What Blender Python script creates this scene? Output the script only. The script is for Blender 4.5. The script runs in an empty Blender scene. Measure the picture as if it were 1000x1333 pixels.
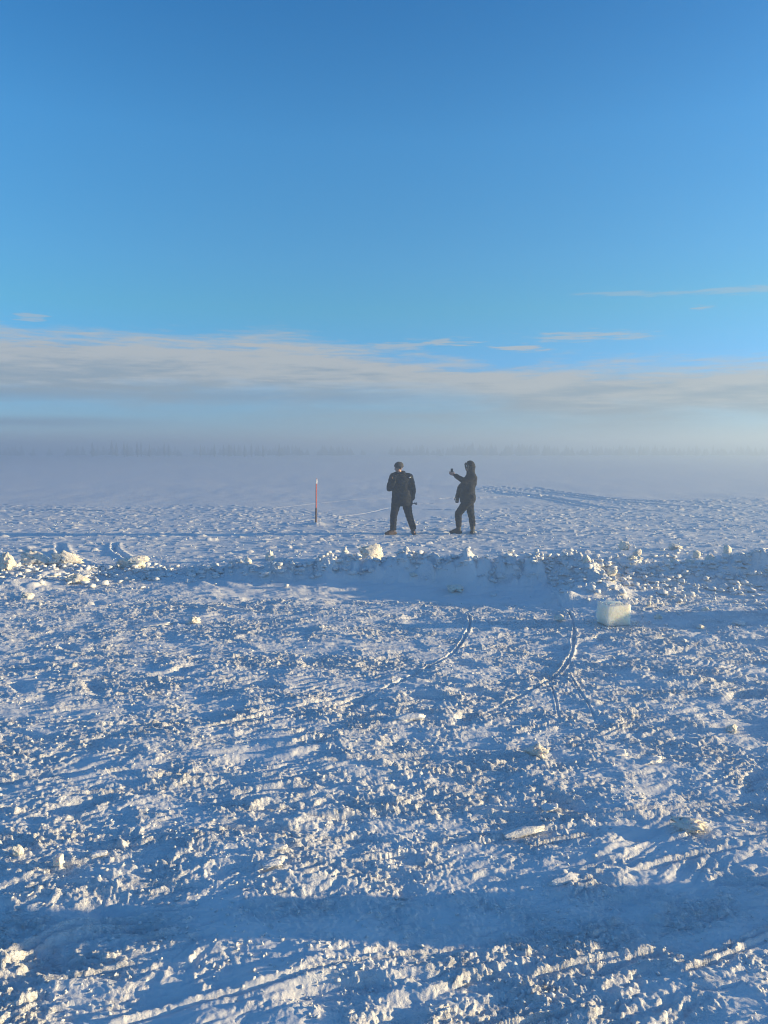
import bpy, bmesh, math, random
import numpy as np
from mathutils import Vector, Matrix, noise as mnoise

scene = bpy.context.scene
COL = scene.collection
R = math.radians

# ------------------------------------------------------------------ camera
CAM_H = 2.07
F = 950.0 / 1333.0                 # focal length over picture height
PITCH = math.atan((666.5 - 583.0) / 950.0)
cam_data = bpy.data.cameras.new('camera')
cam_data.sensor_fit = 'VERTICAL'
cam_data.sensor_height = 24.0
cam_data.lens = 24.0 * F
cam_data.clip_start = 0.05
cam_data.clip_end = 6000
cam = bpy.data.objects.new('camera', cam_data)
COL.objects.link(cam)
cam.location = (0, 0, CAM_H)
cam.rotation_euler = (R(90) - PITCH, 0, 0)
scene.camera = cam

# ------------------------------------------------------------------ sun, sky, exposure
SUN_AZ = R(88)                     # clockwise from the view direction (+Y)
SUN_EL = R(5.9)
SKY_STRENGTH = 0.122
sun_data = bpy.data.lights.new('sun', 'SUN')
sun_data.energy = 5.0
sun_data.angle = R(0.5)
sun_data.color = (1.0, 0.75, 0.38)
sun = bpy.data.objects.new('sun', sun_data)
COL.objects.link(sun)
sdir = Vector((math.sin(SUN_AZ) * math.cos(SUN_EL), math.cos(SUN_AZ) * math.cos(SUN_EL), math.sin(SUN_EL)))
sun.rotation_euler = sdir.to_track_quat('Z', 'Y').to_euler()

scene.view_settings.view_transform = 'Standard'
scene.view_settings.look = 'None'
scene.view_settings.exposure = 1.56
scene.view_settings.gamma = 1.0
scene.view_settings.use_curve_mapping = False
scene.cycles.use_denoising = True
scene.cycles.filter_width = 1.1
scene.cycles.max_bounces = 6
scene.cycles.diffuse_bounces = 3
scene.cycles.glossy_bounces = 2
scene.cycles.transmission_bounces = 4
scene.cycles.volume_bounces = 1


class Ex:
    """tiny expression builder over Math nodes"""
    def __init__(s, nt, sock): s.nt, s.s = nt, sock
    def _m(s, op, *a, clamp=False):
        n = s.nt.nodes.new('ShaderNodeMath'); n.operation = op; n.use_clamp = clamp
        for i, v in enumerate((s,) + a):
            if isinstance(v, Ex): s.nt.links.new(v.s, n.inputs[i])
            else: n.inputs[i].default_value = v
        return Ex(s.nt, n.outputs[0])
    def __add__(s, o): return s._m('ADD', o)
    def __sub__(s, o): return s._m('SUBTRACT', o)
    def __mul__(s, o): return s._m('MULTIPLY', o)
    __radd__ = __add__
    __rmul__ = __mul__
    def __truediv__(s, o): return s._m('DIVIDE', o)
    def f(s, op, *a): return s._m(op, *a)
    def step(s, lo, hi, a=0.0, b=1.0):
        n = s.nt.nodes.new('ShaderNodeMapRange'); n.interpolation_type = 'SMOOTHSTEP'
        s.nt.links.new(s.s, n.inputs[0])
        for i, v in zip((1, 2, 3, 4), (lo, hi, a, b)):
            if isinstance(v, Ex): s.nt.links.new(v.s, n.inputs[i])
            else: n.inputs[i].default_value = v
        return Ex(s.nt, n.outputs[0])


def make_world():
    w = bpy.data.worlds.new('World'); scene.world = w; w.use_nodes = True
    nt = w.node_tree; nt.nodes.clear(); L = nt.links.new
    out = nt.nodes.new('ShaderNodeOutputWorld'); bg = nt.nodes.new('ShaderNodeBackground')
    L(bg.outputs[0], out.inputs[0]); bg.inputs[1].default_value = SKY_STRENGTH
    sky = nt.nodes.new('ShaderNodeTexSky'); sky.sky_type = 'NISHITA'; sky.sun_disc = False
    sky.sun_elevation = SUN_EL; sky.sun_rotation = SUN_AZ
    sky.altitude = 0; sky.air_density = 0.7; sky.dust_density = 0.0; sky.ozone_density = 4.0
    tc = nt.nodes.new('ShaderNodeTexCoord')
    sep = nt.nodes.new('ShaderNodeSeparateXYZ'); L(tc.outputs['Generated'], sep.inputs[0])
    X, Y, Z = (Ex(nt, sep.outputs[i]) for i in range(3))
    az = X.f('ARCTAN2', Y)                    # 0 ahead, + to the right
    el = Z.f('ARCSINE')

    def nz(sx, sz, scale, detail=5, rough=0.55, off=0.0, dist=0.0):
        c = nt.nodes.new('ShaderNodeCombineXYZ')
        for i, v in enumerate((X * sx + off, Y * sx, el * sz)): L(v.s, c.inputs[i])
        n = nt.nodes.new('ShaderNodeTexNoise'); n.inputs['Scale'].default_value = scale
        n.inputs['Detail'].default_value = detail; n.inputs['Roughness'].default_value = rough
        n.inputs['Distortion'].default_value = dist
        L(c.outputs[0], n.inputs['Vector'])
        return Ex(nt, n.outputs[0])
    n3 = nz(1.0, 13.0, 26.0, 5, 0.65, 2.0, 0.2) - 0.5
    # hue of the clear sky: deeper and more saturated than the raw model, as in the photograph
    def mixc(a, b, fac, mode='MIX'):
        m = nt.nodes.new('ShaderNodeMix'); m.data_type = 'RGBA'; m.blend_type = mode
        for sock, v in ((m.inputs[6], a), (m.inputs[7], b), (m.inputs[0], fac)):
            if isinstance(v, Ex): L(v.s, sock)
            elif hasattr(v, 'is_output'): L(v, sock)
            elif isinstance(v, tuple): sock.default_value = (*v, 1)
            else: sock.default_value = v
        return m.outputs[2]
    ramp = nt.nodes.new('ShaderNodeValToRGB'); L((el / 1.5708).s, ramp.inputs[0])
    cr = ramp.color_ramp
    for i, (p, c) in enumerate(SKY_TINT):
        e = cr.elements[i] if i < 2 else cr.elements.new(p)
        e.position = p; e.color = (*c, 1)
    base = mixc(sky.outputs[0], ramp.outputs[0], 1.0, 'MULTIPLY')

    # the long cloud bank low over the lake, all the way round the horizon
    wob = nz(1.0, 3.0, 1.6, 2, 0.5, 3.7) - 0.5
    n1 = nz(1.0, 6.5, 3.0, 7, 0.58, 0.0, 0.4) - 0.5
    n2 = nz(1.0, 9.0, 9.0, 6, 0.62, 5.0, 0.3) - 0.5
    stair = az.step(-0.16, 0.16, 0.0235, -0.010)
    top = stair + 0.126 + wob * 0.010 + az.step(.1, .7, 0.0, -.010) + n1 * 0.050 + n2 * 0.060 + n3 * 0.05
    bot = wob * 0.04 + n1 * 0.10 + n2 * 0.04 + az.step(-0.3, 0.4, 0.066, 0.034)
    up = (top - el).step(-0.009, 0.032)
    dn = (el - bot).step(-0.030, 0.030)
    body = up * dn * (n1 * 2.2 + 1.40 + n2 * 1.8 + n3 * 0.8).step(0.1, 1.0, 0.35, 0.97)
    # thin grey streak under it
    s_c = 0.066 + wob * 0.02
    st = (el - s_c - n2 * 0.010).f('ABSOLUTE').step(0.0, 0.012, 1.0, 0.0) * az.step(-0.1, 0.12, 0.55, 0.0) * (n1 + 0.7).step(0.4, 0.9)
    s2 = (el - 0.032 - n2 * 0.008).f('ABSOLUTE').step(0.0, 0.010, 1.0, 0.0) * az.step(-0.45, -0.22, 0.7, 0.0)
    # separate wisps
    wisps = None
    for (px, py, wx, wy, k) in ((590, 449, 42, 4, .7), (515, 455, 28, 3.5, .6), (675, 459, 34, 4, .75), (762, 447, 66, 6, .6), (930, 406, 95, 3.5, .36), (805, 400, 60, 2.5, .30),
                                (888, 421, 12, 4, .55), (76, 434, 14, 4, .5), (8, 430, 16, 5, .5), (600, 478, 26, 3, .45)):
        du = (az - (px - 500) / 950.0) / (wx / 950.0)
        dv = (el - (583 - py) / 950.0 - (az - (px - 500) / 950.0) * -0.04 + n2 * 0.008) / (wy / 950.0)
        q = (du * du + dv * dv + n2 * 7.0 + n3 * 9.0).step(-.2, 1.8, k, 0.0)
        wisps = q if wisps is None else wisps.f('MAXIMUM', q)
    # lit tops, greyer undersides: two colours by height inside the bank and by noise
    hgt = ((el - bot) / (top - bot) + n2 * 3.0 + n1 * 2.2 + n3 * 1.4).step(-0.05, 0.85)
    ccol = mixc(CLOUD_LOW, CLOUD_TOP, hgt)
    c1 = mixc(base, ccol, body.f('MINIMUM', 0.90))
    c2 = mixc(c1, CLOUD_GREY, st.f('MAXIMUM', s2))
    c3 = mixc(c2, CLOUD_TOP, wisps)
    L(c3, bg.inputs[0])

SKY_TINT = [(0.0, (.52, .48, .62)), (1.0, (.30, .60, .72)), (0.0255, (.60, .56, .60)), (0.07, (.62, .75, .74)), (0.115, (.80, .95, .70)), (0.153, (.86, 1.03, .81)), (0.243, (.82, 1.16, .99)), (0.348, (.49, .98, .97))]
CLOUD_TOP = (1.36, 1.42, 1.42)
CLOUD_LOW = (.86, 1.06, 1.22)
CLOUD_GREY = (.58, .88, 1.25)
make_world()

# ------------------------------------------------------------------ helpers
def at(px, py, h=0.0):
    """ground point (x, y) that the photograph shows at pixel px, py"""
    u, v = (px - 500) / 950.0, (666.5 - py) / 950.0
    d = (u, math.cos(PITCH) + v * math.sin(PITCH), -math.sin(PITCH) + v * math.cos(PITCH))
    t = (h - CAM_H) / d[2]
    return d[0] * t, d[1] * t

def tag(o, label=None, cat=None, group=None, kind=None):
    if label: o['label'] = label
    if cat: o['category'] = cat
    if group: o['group'] = group
    if kind: o['kind'] = kind
    elif cat: o['kind'] = 'thing'
    return o

def link(name, me, mat=None, parent=None, smooth=True):
    o = bpy.data.objects.new(name, me); COL.objects.link(o)
    if mat is not None:
        me.materials.clear(); me.materials.append(mat)
    if smooth: me.polygons.foreach_set('use_smooth', [True] * len(me.polygons))
    if parent is not None: o.parent = parent
    return o

def mesh_np(name, V, Fq):
    me = bpy.data.meshes.new(name)
    V = np.asarray(V, np.float32); Fq = np.asarray(Fq, np.int32)
    n, k = Fq.shape
    me.vertices.add(len(V)); me.vertices.foreach_set('co', V.ravel())
    me.loops.add(n * k); me.loops.foreach_set('vertex_index', Fq.ravel())
    me.polygons.add(n); me.polygons.foreach_set('loop_start', np.arange(0, n * k, k, dtype=np.int32))
    me.update(calc_edges=True); me.validate()
    return me

# ---- vectorised noise
def h2(ix, iy, seed):
    ix = ix.astype(np.int64); iy = iy.astype(np.int64)
    h = (ix * 374761393 + iy * 668265263 + seed * 1442695041) & 0xFFFFFFFF
    h = ((h ^ (h >> 13)) * 1274126177) & 0xFFFFFFFF
    h = ((h ^ (h >> 16)) * 2246822519) & 0xFFFFFFFF
    h = h ^ (h >> 15)
    return h
def rnd(ix, iy, seed):
    return (h2(ix, iy, seed) & 0xFFFFFF) / float(0x1000000)
def pn(x, y, seed=0):
    """gradient noise about -0.7..0.7"""
    ix, iy = np.floor(x), np.floor(y); fx, fy = x - ix, y - iy
    def g(a, b):
        t = rnd(ix + a, iy + b, seed) * (2 * np.pi)
        return np.cos(t) * (fx - a) + np.sin(t) * (fy - b)
    u = fx * fx * fx * (fx * (fx * 6 - 15) + 10); v = fy * fy * fy * (fy * (fy * 6 - 15) + 10)
    a = g(0, 0); b = g(1, 0); c = g(0, 1); d = g(1, 1)
    return (a + (b - a) * u) + ((c + (d - c) * u) - (a + (b - a) * u)) * v
def sst(x, lo, hi):
    t = np.clip((x - lo) / (hi - lo), 0, 1); return t * t * (3 - 2 * t)
def lumps(x, y, cell, seed, dens=0.6, rmin=0.25, rmax=0.6, stretch=1.9):
    """broken pieces, one at most per cell, height returned in units of cell"""
    X, Y = x / cell, y / cell
    ix, iy = np.floor(X), np.floor(Y)
    out = np.zeros_like(X)
    for a in (-1, 0, 1):
        for b in (-1, 0, 1):
            cx, cy = ix + a, iy + b
            k = h2(cx, cy, seed); k2 = (k * 2654435761) & 0xFFFFFFFF; k2 ^= k2 >> 15
            on = (k & 255) < dens * 256
            def part(v, sh): return ((v >> sh) & 255) * (1 / 255.0)
            px = cx + part(k, 8); py = cy + part(k, 16)
            r = rmin + (rmax - rmin) * part(k, 24) ** 2
            th = part(k2, 0) * np.pi; s = 1 + (stretch - 1) * part(k2, 8)
            c, sn = np.cos(th), np.sin(th)
            dx, dy = X - px, Y - py
            u = (dx * c + dy * sn) / r; v = (-dx * sn + dy * c) * s / r
            q = 1 - np.maximum(u * u + v * v, .75 * np.abs(u + .6 * v))
            t = part(k2, 16)
            hh = r * np.minimum(np.sqrt(np.clip(q, 0, 1)) * 1.1, .55 + .4 * t + (t - .5) * 1.3 * u + (part(k2, 24) - .5) * 1.2 * v) * (.5 + .7 * t)
            out = np.maximum(out, np.where(on, hh, 0))
    return out

def polydist(x, y, pts):
    """distance to a polyline, parameter 0..1 along it and signed side"""
    best = np.full(x.shape, 1e9); par = np.zeros(x.shape); side = np.zeros(x.shape)
    pts = [np.array(p[:2], float) for p in pts]
    seg = [np.linalg.norm(pts[i + 1] - pts[i]) for i in range(len(pts) - 1)]
    tot = sum(seg); acc = 0
    for i, sl in enumerate(seg):
        d = pts[i + 1] - pts[i]
        t = np.clip(((x - pts[i][0]) * d[0] + (y - pts[i][1]) * d[1]) / (sl * sl), 0, 1)
        ex, ey = x - (pts[i][0] + t * d[0]), y - (pts[i][1] + t * d[1])
        dist = np.hypot(ex, ey); m = dist < best
        best = np.where(m, dist, best); par = np.where(m, (acc + t * sl) / tot, par)
        side = np.where(m, np.sign(d[0] * ey - d[1] * ex), side)
        acc += sl
    return best, par, side

def smooth_line(pts, n=6):
    """Catmull-Rom through the points"""
    P = [Vector(p[:2]).to_3d() for p in pts]; out = []
    for i in range(len(P) - 1):
        a, b, c, d = P[max(i - 1, 0)], P[i], P[i + 1], P[min(i + 2, len(P) - 1)]
        for k in range(n):
            t = k / n
            out.append(tuple((0.5 * ((2 * b) + (c - a) * t + (2 * a - 5 * b + 4 * c - d) * t * t + (3 * b - a - 3 * c + d) * t ** 3)).xy))
    out.append(tuple(P[-1].xy)); return out

# ------------------------------------------------------------------ the snow surface
BERM_PTS = ((-260, 742, .20), (-60, 752, .24), (60, 752, .20), (150, 748, .13), (235, 750, .11), (330, 753, .22), (420, 753, .30), (500, 751, .36), (600, 755, .38), (700, 758, .36), (790, 756, .20), (900, 758, .09), (1040, 760, .12), (1250, 775, .25))
BERM = [at(p[0], p[1]) for p in BERM_PTS]
_cum = np.concatenate([[0], np.cumsum([math.dist(BERM[i], BERM[i + 1]) for i in range(len(BERM) - 1)])]); BERM_PAR = _cum / _cum[-1]
def tr(pts): return smooth_line([at(*p) for p in pts])
TRACKS = [  # (line, half width, depth, rim)
    (tr([(605, 792), (612, 806), (606, 828), (588, 850), (560, 868), (520, 890), (470, 910), (380, 935), (250, 958)]), .016, .030, .003),
    (tr([(722, 782), (744, 802), (747, 832), (738, 862), (715, 885), (680, 905), (630, 930), (560, 955)]), .018, .034, .004),
    (tr([(716, 890), (724, 912), (728, 945)]), .010, .018, .002),
    (tr([(738, 872), (752, 895), (770, 925), (778, 955)]), .010, .018, .002),
    (tr([(120, 1336), (220, 1308), (340, 1281), (430, 1256), (540, 1235), (640, 1218)]), .010, .016, -.013),
    (tr([(880, 1262), (940, 1240), (1000, 1214), (1100, 1180)]), .009, .015, -.013),
    (tr([(905, 1246), (950, 1226), (1010, 1200), (1100, 1165)]), .008, .013, -.012),
    (tr([(600, 1345), (700, 1315), (800, 1300)]), .009, .015, -.010),
    (tr([(0, 1240), (60, 1215), (130, 1195), (230, 1186)]), .02, .028, .022),
    (tr([(560, 1093), (640, 1084), (720, 1077), (800, 1068)]), .010, .015, -.014),
    (tr([(600, 1050), (800, 1058), (1000, 1036)]), .018, .020, .018),
    (tr([(78, 708), (84, 722), (120, 736), (190, 742), (260, 755), (300, 768)]), .08, .07, .03),
    (tr([(150, 706), (152, 718), (185, 732), (250, 744), (300, 758)]), .06, .06, .03),
    (tr([(320, 668), (400, 656), (470, 650), (505, 649), (640, 643)]), .045, .02, -.008),
    (tr([(380, 681), (430, 674), (480, 667), (520, 659), (570, 657)]), .045, .02, -.009),
    (tr([(540, 664), (640, 665), (760, 664), (900, 660)]), .09, .06, .03),
    (tr([(520, 657), (620, 655), (720, 655)]), .09, .05, .02),
    (tr([(600, 636), (660, 642), (720, 650), (780, 660), (900, 668)]), .16, .10, .05),
    (tr([(640, 632), (700, 640), (760, 648), (830, 655), (960, 664)]), .16, .10, .05),
    (tr([(620, 633), (690, 645), (740, 652), (790, 664)]), .12, .08, .05),
    (tr([(560, 650), (640, 648), (740, 646), (820, 648)]), .14, .07, .04),
    (tr([(690, 634), (730, 641), (790, 649), (850, 652), (1000, 655)]), .16, .10, .05),
    (tr([(0, 663), (80, 664), (170, 665), (260, 664)]), .05, .03, -.035),
    (tr([(275, 1079), (340, 1080), (415, 1078)]), .012, .014, -.014), (tr([(465, 1119), (500, 1114), (550, 1102)]), .012, .016, -.018),
    (tr([(335, 1137), (360, 1127), (382, 1117)]), .016, .016, -.022), (tr([(615, 1092), (680, 1083), (750, 1073)]), .012, .016, -.020),
    (tr([(690, 1098), (730, 1090), (790, 1080)]), .010, .014, -.016), (tr([(395, 1063), (440, 1062), (495, 1062)]), .010, .012, -.014),
    (tr([(250, 953), (315, 940), (410, 918), (500, 896)]), .016, .012, -.020), (tr([(560, 1048), (640, 1052), (760, 1056)]), .010, .012, -.012),
    (tr([(60, 1040), (150, 1030), (230, 1034)]), .010, .014, -.014), (tr([(820, 1130), (900, 1112), (990, 1100)]), .012, .014, -.018),
    (tr([(40, 1275), (130, 1262), (220, 1240)]), .011, .014, -.014), (tr([(690, 1262), (780, 1240), (850, 1226)]), .010, .014, -.014),
    (tr([(420, 990), (520, 984), (610, 972)]), .012, .012, -.014), (tr([(760, 905), (850, 900), (960, 902)]), .014, .012, -.014),
    (tr([(110, 792), (240, 790), (330, 797), (450, 796), (520, 790)]), .05, .05, .02),
]
MOUNDS = [  # x, y, rx, ry, height: pushed snow, one dip, and heaps added as shadow casters
    (*at(845, 760), 1.0, .9, .10), (*at(768, 768), .50, 1.0, .20), (*at(20, 765), .6, .5, .10),
    (*at(545, 773), 2.0, 0.50, -.11), (*at(738, 782), .34, .26, .13), (*at(480, 735), .3, .25, .10), (*at(412, 684), .22, .22, .06),  # negative height sinks the scraped strip so that it lies in shade
    (2.75, 3.17, .32, .16, .54), (3.4, 3.19, .5, .17, .68), (4.5, 3.24, .8, .20, .72),  # unseen heaps added right of the view to cast the foreground shade band
    (6.3, 8.6, .7, .35, .45), (7.8, 8.9, .9, .5, .5), (5.9, 11.4, 1.0, .7, .35), (9.0, 12.5, 1.3, 1.0, .5),  # more added heaps at the right, placed to throw shade across the snow
]
PRINTS = []
for (px, py, n, sg) in ((522, 695, 22, 1), (608, 694, 18, 1)):
    gx, gy = at(px, py); _r = random.Random(px)
    for i in range(n):
        PRINTS.append((gx + .15 + i * .36 + _r.uniform(-.05, .05), gy + (.13 if i % 2 else -.11) + i * .05 + _r.uniform(-.05, .05)))
def roughness_zone(x, y):
    edge = 26.5 + 2.5 * pn(x / 6, y * 0, 71) + 1.0 * pn(x / 1.3, y * 0, 72)
    edge = edge - 5.5 * np.exp(-((x - 0.8) / 2.6) ** 2) + 3.0 * sst(x, 4, 8)
    return 1 - sst(y, edge - 1.5, edge + 1.0)

def height(x, y, want_mask=False):
    x = np.asarray(x, float); y = np.asarray(y, float)
    r = np.hypot(x, y)
    h = 0.05 * pn(x / 5.0, y / 4.0, 1) * sst(60 - r, 0, 30)
    zone = roughness_zone(x, y) * (1 - sst(r, 30, 42))
    # domain warp so nothing lines up
    wx = x + 0.10 * pn(x / .5, y / .5, 2) + .03 * pn(x / .12, y / .12, 4)
    wy = y + 0.10 * pn(x / .5 + 9, y / .5, 3) + .03 * pn(x / .12 + 7, y / .12, 5)
    # roughness patches and ploughed, smoother strips
    patch = 0.66 + 0.85 * pn(x / 1.1, y / .65, 6) + 0.75 * pn(x / .30, y / .18, 7)
    patch = np.clip(patch, 0.20, 1.25)
    bd, bp, bs = polydist(x, y, BERM)
    bh = np.interp(bp, BERM_PAR, [p[2] for p in BERM_PTS])
    bh = bh * (1 + .55 * pn(x / .45, y / 3, 140) + .4 * pn(x / .16, y / 1.5, 141))
    # strip scraped flat on the near side of the berm
    strip = np.exp(-((bd - .95) / .55) ** 4) * (bs < 0) * sst(x, -3.8, -2.6) * (1 - sst(x, 2.0, 2.9))
    patch = patch * (1 - .80 * strip)
    far_fade = 1 - 0.76 * sst(y, 11.8, 14.5)
    k = zone * patch * far_fade
    mask = np.clip(k * 1.1, 0.12, 1.1)
    # uneven trampled ground
    h = h + zone * (1 - .55 * sst(y, 11.8, 14.5)) * (0.034 * pn(wx / 1.1, wy / .8, 8) + 0.020 * pn(wx / .42, wy / .34, 9) + .012 * pn(wx / .19, wy / .15, 32))
    # streaks left by sledges and shovels, low left to upper right
    for ang, seed, amp, lu, lv in ((R(14), 20, .020, 1.1, .10), (R(-6), 22, .014, .9, .07), (R(24), 24, .010, .6, .045), (R(17), 26, .013, 1.2, .035), (R(33), 34, .009, .7, .028)):
        u = wx * math.cos(ang) + wy * math.sin(ang); v = -wx * math.sin(ang) + wy * math.cos(ang)
        m = np.clip(.4 + 1.6 * pn(x / 1.3, y / 1.0, seed + 1), 0, 1)
        n = pn(u / lu, v / lv, seed)
        h = h + zone * far_fade * amp * m * n * 1.4
    # broken crust: pieces over pieces, most where the snow has been thrown up, few in the hollows
    mid = .6 * pn(wx / .42, wy / .34, 9) + .9 * pn(wx / .13, wy / .10, 21)
    kk = k * (.50 + .85 * sst(mid, -.25, .30))
    ru, rv = (wx * .966 + wy * .259) / 1.9, -wx * .259 + wy * .966
    h = h + zone * sst(y, 11.8, 14.5) * (.50 * .30 * lumps(ru, rv, .30, 36, .34, .14, .34) + .60 * .14 * lumps(ru, rv, .14, 37, .40, .2, .5))
    h = h + k * .24 * .17 * lumps(ru, rv, .17, 30, .22, .2, .5)
    h = h + kk * .32 * .085 * lumps(ru, rv, .085, 40, .60)
    h = h + kk * .60 * .046 * lumps(ru + .3, rv, .046, 50, .75)
    h = h + kk * .90 * .025 * lumps(ru, rv + .2, .025, 60, .75)
    h = h + k * (.012 * pn(wx / .14, wy / .06, 10) + .011 * pn(wx / .036, wy / .034, 11) + .008 * pn(wx / .016, wy / .016, 12))
    # footprints
    fx, fy = x / .62, y / .62
    ix, iy = np.floor(fx), np.floor(fy); dent = np.zeros_like(x)
    for a in (-1, 0, 1):
        for b in (-1, 0, 1):
            cx, cy = ix + a, iy + b
            on = rnd(cx, cy, 90) < .38
            dx = (fx - cx - rnd(cx, cy, 91)) * .62; dy = (fy - cy - rnd(cx, cy, 92)) * .62
            th = (rnd(cx, cy, 93) - .5) * 2.4
            u = dx * np.cos(th) + dy * np.sin(th); v = -dx * np.sin(th) + dy * np.cos(th)
            q = (u / .16) ** 2 + (v / .065) ** 2
            dent = np.maximum(dent, np.where(on, np.exp(-q * q * .7) * (.6 + .6 * rnd(cx, cy, 94)), 0))
    h = h - zone * .034 * dent * (1 - .8 * strip)
    for (gx, gy) in PRINTS:
        m = (np.abs(x - gx) < .3) & (np.abs(y - gy) < .3)
        if m.any(): h[m] -= .055 * np.exp(-(((x[m] - gx) / .15) ** 2 + ((y[m] - gy) / .07) ** 2) ** 2)
    # the berm
    w = .30 + .10 * pn(x / .6, y / .6, 13)
    prof = np.exp(-(np.maximum(bd - .05, 0) / w) ** 2)
    near = bd < 1.3
    bl = lumps(x + .2 * pn(x / .4, y / .4, 80), y, .34, 100, .85, .35, .7) * .34 + lumps(wx, wy, .15, 110, .7) * .15
    h = h + prof * (bh * (.78 + .5 * pn(x / .5, y / .5, 14)) + bl * .60 * np.maximum(bh, .14) / .3) * 1.0
    for (mx, my, rx, ry, mh) in MOUNDS:
        q = ((x - mx) / rx) ** 2 + ((y - my) / ry) ** 2
        e = np.exp(-q)
        h = h + e * mh * (1 + .5 * pn(wx / .3, wy / .25, 15)) + e * (mh > 0.05) * .10 * lumps(wx, wy, .22, 120, .7)
    # shallow dips shaped into the snow for the two shade bands
    yc = 3.13 + .035 * x + .06 * pn(x / .7, y * 0 + 3.3, 16)
    h = h - .020 * np.exp(-(np.abs(y - yc) / .21) ** 3) * sst(x, -5, -3) * (1 - sst(x, 3, 4))
    yc2 = 7.35 + .02 * x
    h = h - .04 * np.exp(-(np.abs(y - yc2) / .30) ** 3) * sst(x, .3, 1.4)
    # tracks
    for line, hw, dep, rim in TRACKS:
        lx = [p[0] for p in line]; ly = [p[1] for p in line]
        m = (x > min(lx) - 6 * hw) & (x < max(lx) + 6 * hw) & (y > min(ly) - 6 * hw) & (y < max(ly) + 6 * hw)
        if not m.any(): continue
        d, p, s = polydist(x[m], y[m], line)
        d = d + hw * (.6 * pn(x[m] / .20, y[m] / .20, 17) + .25 * pn(x[m] / .03, y[m] / .03, 31))
        endf = sst(p, 0, .08) * (1 - .8 * sst(p, .55, .95)) * (1 - sst(p, .95, 1.0))
        g = np.exp(-(d / hw) ** 4) * endf
        rr = np.exp(-((d - hw * 1.7) / (hw * .8)) ** 2) * endf * (.7 + .8 * rnd(np.floor(x[m] / .05), np.floor(y[m] / .05), 18) * 0 + .6 * pn(x[m] / .06, y[m] / .06, 19))
        if rim < 0:       # a pressed bright ridge on the far side, groove on the near side
            ridge = np.exp(-((d * s - hw * 1.2) / (hw * .9)) ** 2) * endf
            hm = h[m]; flat = np.exp(-(d / (hw * 2.2)) ** 4) * endf
            h[m] = hm * (1 - .45 * flat) - dep * np.exp(-((d * s + hw) / hw) ** 4) * endf - rim * ridge * (.75 + 1.0 * pn(x[m] / (hw * 9), y[m] / (hw * 5), 28) + .6 * pn(x[m] / (hw * 2.5), y[m] / (hw * 1.5), 29))
        else:
            hm = h[m]
            fl = np.exp(-(d / (hw * 1.7)) ** 4) * endf * np.clip(.8 + 1.3 * pn(x[m] / .22, y[m] / .22, 38), .25, 1)
            h[m] = hm * (1 - .85 * fl) - dep * g + .012 * fl + rim * rr
    # wind-smoothed lake beyond the trampled area
    far = (1 - zone) * (1 - sst(r, 60, 140))
    h = h + far * (.020 * pn(x / 1.6, y / 3.5, 25) + .008 * pn(x / .5, y / .9, 26))
    h = h + .03 * sst(r, 25, 60) * pn(x / 14, y / 20, 27)
    return (h, mask) if want_mask else h

def hz(x, y): return float(height(np.array([x]), np.array([y]))[0])

def ground_mesh():
    ths = [np.linspace(-R(31), R(31), 830, endpoint=False), np.linspace(R(31), R(75), 90, endpoint=False),
           np.linspace(R(75), 2 * np.pi - R(75), 40, endpoint=False), np.linspace(-R(75), -R(31), 60, endpoint=False) + 2 * np.pi]
    th = np.concatenate(ths)
    rs = [np.linspace(.15, 2.2, 24, endpoint=False), np.exp(np.linspace(math.log(2.2), math.log(34), 995, endpoint=False)),
          np.exp(np.linspace(math.log(34), math.log(110), 70, endpoint=False)), np.exp(np.linspace(math.log(110), math.log(1100), 24))]
    rr = np.concatenate(rs)
    nt_, nr = len(th), len(rr)
    T, Rr = np.meshgrid(th, rr)
    X = (Rr * np.sin(T)).ravel(); Y = (Rr * np.cos(T)).ravel()
    Z = np.empty_like(X); K = np.empty_like(X)
    step = 200000
    for i in range(0, len(X), step): Z[i:i + step], K[i:i + step] = height(X[i:i + step], Y[i:i + step], True)
    V = np.stack([X, Y, Z], 1); V = np.vstack([V, [[0, 0, hz(0, 0.01)]]])
    i = np.arange(nr - 1)[:, None] * nt_; j = np.arange(nt_)[None, :]; j2 = (j + 1) % nt_
    Q = np.stack([i + j, i + j2, i + nt_ + j2, i + nt_ + j], -1).reshape(-1, 4)[:, ::-1]
    me = mesh_np('snow_ground', V, Q)
    at_ = me.attributes.new('relief', 'FLOAT', 'POINT'); at_.data.foreach_set('value', np.append(K, 1).astype(np.float32))
    # close the little hole under the camera
    bm = bmesh.new(); bm.from_mesh(me); bm.verts.ensure_lookup_table()
    c = bm.verts[len(V) - 1]
    for k in range(nt_): bm.faces.new((c, bm.verts[(k + 1) % nt_], bm.verts[k]))
    bm.to_mesh(me); bm.free()
    return me

# ------------------------------------------------------------------ materials
def new_mat(name):
    m = bpy.data.materials.new(name); m.use_nodes = True
    nt = m.node_tree; b = nt.nodes['Principled BSDF']
    return m, nt, b

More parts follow.
